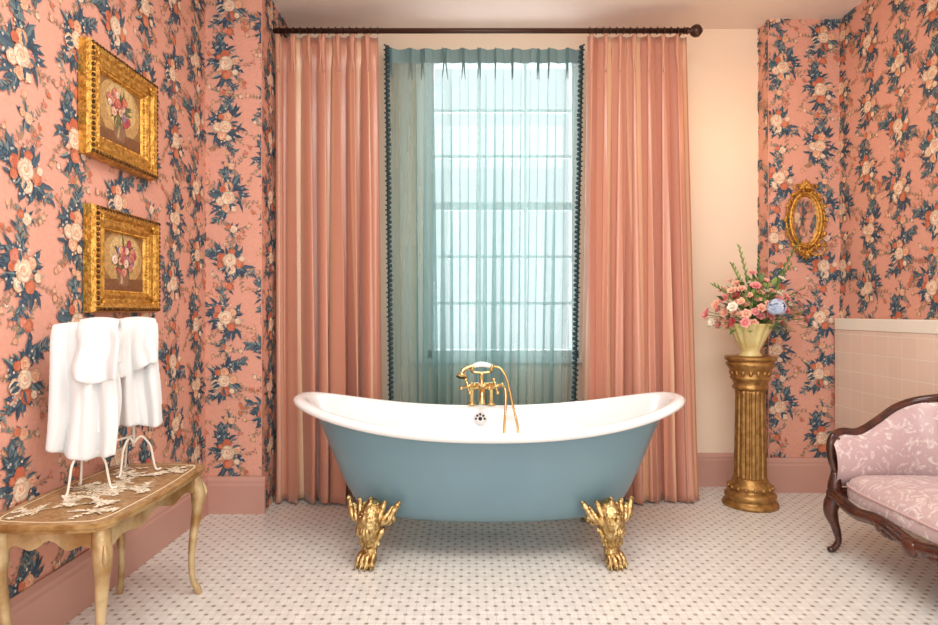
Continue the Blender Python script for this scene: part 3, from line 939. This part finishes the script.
m.obj('wire_frame', M['wire'], st)

def towel(name, c, d, wtop, wbot, r, Lf, Lb, ztop, seed, off=0.0, folds=2.2, parent=None, skew=0.0):
    rng = random.Random(seed); p1, p2, p3 = [rng.uniform(0, 6.3) for _ in range(3)]
    nrm = Vector((d.y,-d.x,0))
    tot = Lf+math.pi*r+Lb
    def fn(u, v):
        s = v*tot
        if s < Lf: n = r; z = ztop-(Lf-s); dn = (Lf-s)/Lf; sg = 1
        elif s < Lf+math.pi*r:
            a = (s-Lf)/r; n = r*math.cos(a); z = ztop+r*math.sin(a); dn = 0; sg = math.cos(a)
        else: n = -r; dd = s-Lf-math.pi*r; z = ztop-dd; dn = dd/max(Lb, .01); sg = -1
        w = wtop+(wbot-wtop)*dn**.7
        f = math.sin(u*2*math.pi*folds+p1+dn*.8)+.5*math.sin(u*2*math.pi*folds*1.9+p2)
        n += sg*(.005+.017*dn**.8)*f+ .008*sg*dn
        lat = (u-.5)*w+off+.006*math.sin(dn*5+p3)+.004*math.sin(u*9+dn*7+p1)*dn
        z += (-.014*math.sin(u*5+p2)-skew*(u-.5))*dn - .008*(abs(u-.5)*2)**2*(1-dn)
        q = c+d*lat+nrm*n
        return (q.x, q.y, z)
    m = MB(); m.grid(fn, 40, 60)
    ob = m.obj(name, M['towel'], parent)
    s = ob.modifiers.new('s','SOLIDIFY'); s.thickness = .014; s.offset = 0
    s = ob.modifiers.new('ss','SUBSURF'); s.levels = 1; s.render_levels = 1
    return ob
tA = empty('towel'); tB = empty('towel')
towel('bath_towel', T1[0], T1[1], .165, .205, .019, .42, .34, 1.045, 1, parent=tA, off=-.005, skew=.03)
towel('hand_towel', T1[0], T1[1], .115, .125, .040, .165, .12, 1.038, 2, parent=tA, off=.040, folds=1.2, skew=.02)
towel('bath_towel', T2[0], T2[1], .150, .185, .019, .37, .30, 1.045, 3, parent=tB, skew=-.03)
towel('hand_towel', T2[0], T2[1], .12, .13, .040, .15, .12, 1.038, 4, parent=tB, off=.01, folds=1.2, skew=-.03)
# ---------------------------------------------------------------- pedestal
PX, PY = 1.610, 3.58
pd = empty('pedestal_column')
m = MB()
m.lathe([(.001,0),(.150,0),(.152,.012),(.146,.024),(.130,.030),(.128,.040),(.138,.050),(.140,.064),(.130,.078),(.112,.086),(.108,.096),(.118,.106),(.116,.118),(.102,.128),(.094,.150),(.09,.16)], (PX,PY,0), 48)
m.lathe([(.086,.66),(.096,.668),(.096,.678),(.088,.686),(.092,.70),(.098,.715),(.108,.722),(.110,.732),(.100,.742),(.104,.760),(.122,.790),(.130,.800),(.132,.812),(.120,.818),(.126,.826),(.138,.832),(.138,.850),(.001,.850)], (PX,PY,0), 48)
m.obj('base_and_capital', M['goldcol'], pd)
m = MB()
m.lathe([(.088,.155)]+[(.088-.008*k/10,.17+.47*k/10) for k in range(11)]+[(.084,.662)], (PX,PY,0), 192,
        lambda th, z: 1-.10*max(0, math.cos(16*th))**.6*(1 if .165 < z < .645 else 0) + 0)
m.obj('fluted_shaft', M['goldcol'], pd)
m = MB()
for k in range(16):
    a = 2*math.pi*k/16
    m.ell((PX+.101*math.cos(a), PY+.101*math.sin(a), .758), (.012,.012,.020), None, 8, 6)
    m.ell((PX+.117*math.cos(a+.2), PY+.117*math.sin(a+.2), .108), (.012,.012,.012), None, 8, 6)
m.obj('leaf_ornament', M['goldcol'], pd)

vz = .851
va = empty('vase_of_flowers')
m = MB()
m.lathe([(.001,0),(.062,0),(.064,.008),(.054,.016),(.052,.03),(.060,.05),(.074,.08),(.088,.115),(.104,.150),(.122,.182),(.126,.186),(.118,.184),(.09,.150),(.07,.115),(.001,.10)], (PX,PY,vz), 96,
        lambda th, z: 1+.045*math.cos(14*th)*min(1, max(0, (z-.02)/.1)))
m.obj('vase', M['vase'], va)

def mtx_dir(d, roll=0):
    d = Vector(d).normalized(); return d.to_track_quat('Z','Y').to_matrix() @ Matrix.Rotation(roll, 3, 'Z')
def bloom(mb, c, d, Rr, rng, n=(6,5,4)):
    Mx = mtx_dir(d, rng.uniform(0,6)); c = Vector(c)
    for ring, cnt in enumerate(n):
        open_ = (.95,.6,.28)[ring]; ln = Rr*(1.0,.85,.7)[ring]
        for k in range(cnt):
            a = 2*math.pi*k/cnt+ring*.5
            def fn(u, v):
                lat = (u-.5)*2; w = ln*.62*math.sin(math.pi*min(1,(.12+.80*v)))
                rad = ln*(open_*v**.9)+.1*Rr; hgt = ln*(.25+.75*(1-open_*.8))*v - ln*.12*v*v*open_ 
                x = rad-.25*w*lat*lat; y = lat*w
                p = Vector((x*math.cos(a)-y*math.sin(a), x*math.sin(a)+y*math.cos(a), hgt+.15*w*lat*lat))
                return c+Mx@p
            mb.grid(fn, 4, 4)
    mb.ell(c+Mx@Vector((0,0,Rr*.25)), (Rr*.25,)*3, None, 8, 5)
def leaf3(mb, p, d, L, W, droop=.3):
    p = Vector(p); d = Vector(d).normalized(); side = d.cross(Vector((0,0,1)))
    if side.length < .05: side = Vector((1,0,0))
    side.normalize(); up = side.cross(d)
    def fn(u, v):
        w = W*math.sin(math.pi*min(1,max(.02,v**.8)))
        return p+d*L*v-Vector((0,0,1))*droop*L*v*v+side*(u-.5)*2*w+up*abs(u-.5)*w*.5
    mb.grid(fn, 2, 6)
rg = random.Random(44)
C0 = Vector((PX+.030,PY-.01,vz+.175))
lf, lf2, stm = MB(), MB(), MB()
bl = {k: MB() for k in ('petpink','petpeach','petwhite','petred')}
placed = []
tries = 0
while len(placed) < 95 and tries < 6000:
    tries += 1
    a = rg.uniform(0,6.28); e = rg.uniform(.0,1.4)
    d = Vector((math.cos(a)*math.cos(e)*1.12, math.sin(a)*math.cos(e)*.62, math.sin(e)*1.2))
    r = rg.uniform(.12,.265)
    p = C0+d*r
    if p.y > PY+.08 or any((p-q).length < .036 for q in placed): continue
    placed.append(p)
    key = rg.choice(('petpink','petpink','petpink','petpeach','petpeach','petpeach','petwhite','petwhite','petred'))
    bloom(bl[key], p, d+Vector((0,-.45,.1)), rg.uniform(.020,.033), rg)
    stm.tube([C0-Vector((0,0,.06)), C0+d*r*.5, p], .002, 5, 2)
for i in range(240):
    a = rg.uniform(0,6.28); e = rg.uniform(-.15,1.4)
    d = Vector((math.cos(a)*math.cos(e)*1.15, math.sin(a)*math.cos(e)*.7, math.sin(e)*1.15))
    leaf3(lf if rg.random() < .4 else lf2, C0+d*rg.uniform(.05,.23), d+Vector((rg.uniform(-.5,.5),rg.uniform(-.4,.1),rg.uniform(-.2,.4))), rg.uniform(.04,.085), rg.uniform(.008,.017), rg.uniform(.1,.4))
for (tp, col) in ((Vector((PX-.080,PY-.03,1.48)),0),(Vector((PX-.11,PY,1.38)),0),(Vector((PX+.28,PY-.02,1.51)),1),(Vector((PX+.24,PY,1.38)),0),(Vector((PX+.06,PY+.02,1.42)),1),(Vector((PX-.22,PY,1.26)),0),(Vector((PX+.30,PY-.03,1.24)),0)):
    b = C0; mid = b.lerp(tp,.55)+Vector((0,0,.03))
    stm.tube([b, mid, tp], [.003,.003,.0015], 6, 5)
    for k in range(12):
        t = .5+.5*k/12
        q = b.lerp(tp,t)+Vector((0,0,.05*t*(1-t)*2)); s = (-1)**k
        leaf3(lf2 if col == 0 else lf, q, (tp-b).normalized()+Vector((s*.4,-.2,.1)), .040*(1.4-t*.7), .008, 0)
for key, mb in bl.items(): mb.obj('blooms_'+key[3:], M[key], va)
lf.obj('leaves_dark', M['leaf'], va); lf2.obj('leaves_light', M['leaf2'], va); stm.obj('stems', M['leaf'], va)
hy = MB(); hc = Vector((PX+.065,PY-.175,vz+.275))
for i in range(80):
    z = rg.uniform(-.6,1); a = rg.uniform(0,6.28); s = math.sqrt(max(0,1-z*z))
    d = Vector((s*math.cos(a), s*math.sin(a), z)); p = hc+d*.044
    Mx = mtx_dir(d, a)
    for k in range(4):
        q = p+Mx@Vector((.008*math.cos(k*math.pi/2), .008*math.sin(k*math.pi/2), .002))
        hy.ell(q, (.008,.008,.003), Mx, 6, 4)
hy.ell(hc, (.038,.038,.038), None, 12, 8)
hy.obj('hydrangea', M['petblue'], va)

# ---------------------------------------------------------------- oval mirror
mr = empty('oval_wall_mirror')
mcx, mcz, my = 2.055, 1.665, RHY-.007
aw, ah = .080, .150
m = MB()
def ring(mb, a, b, y, r, n=64, **k):
    pts = [(mcx+a*math.cos(2*math.pi*i/n), y, mcz+b*math.sin(2*math.pi*i/n)) for i in range(n+1)]
    mb.tube(pts, r, 10, 1, cap=False)
ring(m, aw, ah, my-.016, .008); ring(m, aw+.014, ah+.014, my-.020, .010); ring(m, aw+.036, ah+.036, my-.012, .006)
for i in range(40):
    t = 2*math.pi*i/40; m.ell((mcx+(aw+.005)*math.cos(t), my-.026, mcz+(ah+.005)*math.sin(t)), (.005,.005,.005), None, 6, 4)
def cscroll(mb, cx, cz, r0, rot, hand, rad=.007):
    pts = []
    for k in range(14):
        a = k/13*6.8; r = r0*(1-k/16)
        x, z = hand*r*math.cos(a), r*math.sin(a)
        pts.append((cx+x*math.cos(rot)-z*math.sin(rot), my-.018-.004*math.sin(a), cz+x*math.sin(rot)+z*math.cos(rot)))
    mb.tube(pts, [rad-.0003*k for k in range(14)], 8, 2)
for i in range(14):
    t = 2*math.pi*(i+.5)/14
    x, z = mcx+(aw+.030)*math.cos(t), mcz+(ah+.030)*math.sin(t)
    cscroll(m, x, z, .019, t, 1 if i % 2 else -1, .0055)
    t2 = 2*math.pi*i/14
    x, z = mcx+(aw+.036)*math.cos(t2), mcz+(ah+.036)*math.sin(t2)
    for s in (-.6, 0, .6):
        d = Vector((math.cos(t2+s),0,math.sin(t2+s))); p = Vector((x,my-.018,z))
        m.tube([p, p+d*.012+Vector((0,-.008,0)), p+d*.024], [.005,.007,.002], 8, 4)
for zz, sg in ((mcz+ah+.048,1),(mcz-ah-.048,-1)):
    for k in range(-3,4):
        a = math.pi/2*sg+k*.42; L = .062-.008*abs(k)
        d = Vector((math.cos(a),0,math.sin(a))); p = Vector((mcx,my-.018,zz-sg*.01))
        m.tube([p, p+d*L*.5+Vector((0,-.010,0)), p+d*L], [.006,.010,.003], 8, 4)
    m.ell((mcx,my-.028,zz), (.014,.010,.014), None, 12, 8)
    for s in (-1, 1): cscroll(m, mcx+s*.045, zz-sg*.006, .026, 0, s, .007)
for s in (-1, 1):
    bz = mcz-ah-.040
    m.tube([(mcx+s*.01,my-.025,bz),(mcx+s*.035,my-.065,bz-.030),(mcx+s*.070,my-.085,bz-.015),(mcx+s*.075,my-.085,bz+.018)], [.007,.006,.005,.006], 8, 5)
    m.lathe([(.003,0),(.018,.004),(.020,.009),(.009,.011),(.010,.032),(.007,.034),(.001,.034)], (mcx+s*.075,my-.085,bz+.016), 16)
m.obj('gilt_frame', M['goldframe'], mr)
m = MB()
vs = [(mcx,my-.010,mcz)]+[(mcx+aw*math.cos(2*math.pi*i/64),my-.010,mcz+ah*math.sin(2*math.pi*i/64)) for i in range(64)]
m.add(vs, [(0,i+1,(i+1)%64+1) for i in range(64)])
m.obj('mirror_glass', M['mirror'], mr, smooth=False, solid=.004)

# ---------------------------------------------------------------- settee
se = empty('settee')
sx0, sx1, sy0, sy1 = 1.67, 2.18, 1.72, 2.92
wd = MB()
farm = [(1.685,2.865,.36),(1.665,2.875,.44),(1.670,2.88,.515),(1.72,2.895,.548),(1.81,2.905,.548),(1.90,2.915,.595),(1.99,2.92,.655),(2.08,2.91,.690),(2.16,2.84,.715),(2.185,2.70,.735)]
back = [(2.19,2.50,.78),(2.19,2.32,.83),(2.19,2.14,.78)]
mir = lambda p: (p[0], sy0+sy1-p[1], p[2])
narm = [mir(p) for p in reversed(farm)]
rail = farm+back+narm
wd.tube(rail, [.015]+[.018]*(len(rail)-2)+[.015], 12, 6)
wd.tube([(p[0],p[1]-.006*(1 if p[1] > 2.32 else -1),p[2]-.018) for p in rail], .008, 8, 6)
for A in (farm, [mir(p) for p in farm]):
    s = Vector(A[2])
    pts = []
    for k in range(12):
        a = -math.pi*.1+k/11*6.6; r = .030*(1-k/14)
        pts.append((s.x+.018+r*math.cos(a+2.2), s.y-.006, s.z-.003+r*math.sin(a+2.2)))
    wd.tube(pts, [.013-.0007*k for k in range(12)], 8, 2)
    wd.tube([(A[0][0]-.004,A[0][1],.37),(A[0][0]-.010,A[0][1],.30),(A[0][0]-.004,A[0][1],.25)], [.020,.030,.026], 12, 4)
def front_pt(t):
    y = sy1-.05-(sy1-sy0-.10)*t
    return (sx0-.012*math.sin(t*math.pi)-.006, y, .262-.018*math.sin(t*math.pi)+.012*math.cos(t*math.pi*6))
fr = [front_pt(i/16) for i in range(17)]
wd.tube(fr, .026, 12, 3)
wd.tube([(p[0]-.010,p[1],p[2]+.022) for p in fr], .010, 8, 3)
wd.tube([(sx0,sy1-.05,.27),(1.9,sy1-.035,.27),(2.17,sy1-.06,.27)], .026, 10, 4)
wd.tube([(sx0,sy0+.05,.27),(1.9,sy0+.035,.27),(2.17,sy0+.06,.27)], .026, 10, 4)
wd.tube([(2.17,sy1-.06,.27),(2.18,2.32,.27),(2.17,sy0+.06,.27)], .026, 10, 4)
for k in range(-6,7):
    y = 2.32+k*.036; z = .232+.010*math.cos(k)+abs(k)*.002
    wd.ell((sx0-.030,y,z), (.013,.022,.018+.006*math.cos(k*1.3)), None, 10, 6)
wd.ell((sx0-.036,2.32,.225), (.018,.04,.034), None, 12, 8)
def cab(x, y, ox, oy, h=.26):
    wd.tube([(x,y,h+.03),(x+ox*.020,y+oy*.020,h-.03),(x+ox*.026,y+oy*.026,h-.075),(x+ox*.008,y+oy*.008,h-.14),(x-ox*.004,y-oy*.004,.06),(x+ox*.010,y+oy*.010,.025),(x+ox*.026,y+oy*.026,.013)], [.030,.034,.030,.019,.014,.015,.013], 12, 5)
    wd.ell((x+ox*.03,y+oy*.03,h-.055), (.018,.018,.034), None, 10, 8)
    wd.ell((x+ox*.024,y+oy*.024,.014), (.019,.019,.014), None, 10, 6)
cab(sx0+.015,sy1-.06,-1,.3); cab(sx0+.015,sy0+.06,-1,-.3)
cab(2.15,sy1-.08,.3,.3); cab(2.15,sy0+.08,.3,-.3)
wd.obj('carved_frame', M['wood'], se)
m = MB()
def seat(u, v):
    th = 2*math.pi*u
    e = .35
    cx, cy = (sx0+2.13)/2, (sy0+sy1)/2; hx, hy = (2.13-sx0)/2+.004, (sy1-sy0)/2-.065
    c, s = sgnpow(math.cos(th), e), sgnpow(math.sin(th), e)
    prof = [(1.0,.275),(1.005,.30),(1.0,.325),(.97,.350),(.90,.368),(.75,.385),(.5,.398),(.25,.403),(0.001,.405)]
    k = v*8; i = min(7, int(k)); f = k-i
    r = prof[i][0]*(1-f)+prof[i+1][0]*f; z = prof[i][1]*(1-f)+prof[i+1][1]*f
    return (cx+hx*c*r, cy+hy*s*(1-(1-r)*.8 if r > .5 else r*1.2), z)
m.grid(seat, 96, 24)
m.obj('seat_cushion', M['silk'], se)
m = MB()
pts = [seat(i/96, 2/8) for i in range(97)]
m.tube([(p[0],p[1],p[2]+.002) for p in pts], .006, 6, 1)
m.obj('seat_piping', M['cushion_trim'], se)
def catm(P, t):
    n = len(P)-1; x = t*n; i = min(n-1, int(x)); f = x-i
    p0, p1, p2, p3 = [Vector(P[max(0,min(n,j))]) for j in (i-1,i,i+1,i+2)]
    return 0.5*((2*p1)+(-p0+p2)*f+(2*p0-5*p1+4*p2-p3)*f*f+(-p0+3*p1-3*p2+p3)*f**3)
inner = rail[2:-2]
ctr = Vector((1.80,(sy0+sy1)/2,0))
def wrap(side):
    def fn(u, v):
        p = catm(inner, u)
        ty = max(-1, min(1, (p.y-ctr.y)/.56)); wy = abs(ty)**4*math.copysign(1, ty)
        inw = Vector((-(1-abs(wy))-.08, -wy, 0)).normalized()
        z = .30+(p.z-.012-.30)*v
        b = math.sin(math.pi*min(1,max(0,v)))**.6
        q = Vector((p.x,p.y,z))+inw*(.012+(.045*b if side > 0 else -.018*b-.012))
        return (q.x,q.y,q.z)
    return fn
m = MB(); m.grid(wrap(1), 120, 12); m.obj('inner_upholstery', M['silk'], se)
m = MB(); m.grid(wrap(-1), 120, 8); m.obj('outer_upholstery', M['silk'], se)

# ---------------------------------------------------------------- lights
wld = bpy.data.worlds.new('world'); scene.world = wld; wld.use_nodes = True
bgn = wld.node_tree.nodes['Background']; bgn.inputs['Color'].default_value = (.96,.99,1.0,1); bgn.inputs['Strength'].default_value = 1.3
def area(name, loc, rot, sx, sy, power, col):
    l = bpy.data.lights.new(name, 'AREA'); l.shape = 'RECTANGLE'; l.size = sx; l.size_y = sy; l.energy = power; l.color = col
    o = bpy.data.objects.new(name, l); o.location = loc; o.rotation_euler = rot; scene.collection.objects.link(o); return o
area('daylight_window', (.215,4.9,2.0), (math.radians(-86),0,0), 2.0, 2.6, 100, (.96,.99,1))
area('ceiling_fill', (.3,1.5,2.86), (math.radians(4),0,0), 1.8, 1.6, 66, (1,.99,.93))  # unseen area fill added under the ceiling to brighten the interior
area('rear_fill', (.4,-.7,1.7), (math.radians(86),0,0), 2.8, 1.8, 42, (1,.99,.95))  # frontal fill added behind the camera, not a fixture of the room
pl = bpy.data.lights.new('wall_glow_fill', 'POINT'); pl.energy = 4; pl.color = (1,.72,.40); pl.shadow_soft_size = .2  # point light added for a warm glow on the back wall, no lamp fixture
po = bpy.data.objects.new('wall_glow_fill', pl); po.location = (1.55,3.42,2.2); scene.collection.objects.link(po)

cd = bpy.data.cameras.new('camera'); cd.lens = 24; cd.sensor_width = 36
co = bpy.data.objects.new('camera', cd); co.location = (0,0,1.1); co.rotation_euler = (math.radians(90),0,0)
scene.collection.objects.link(co); scene.camera = co
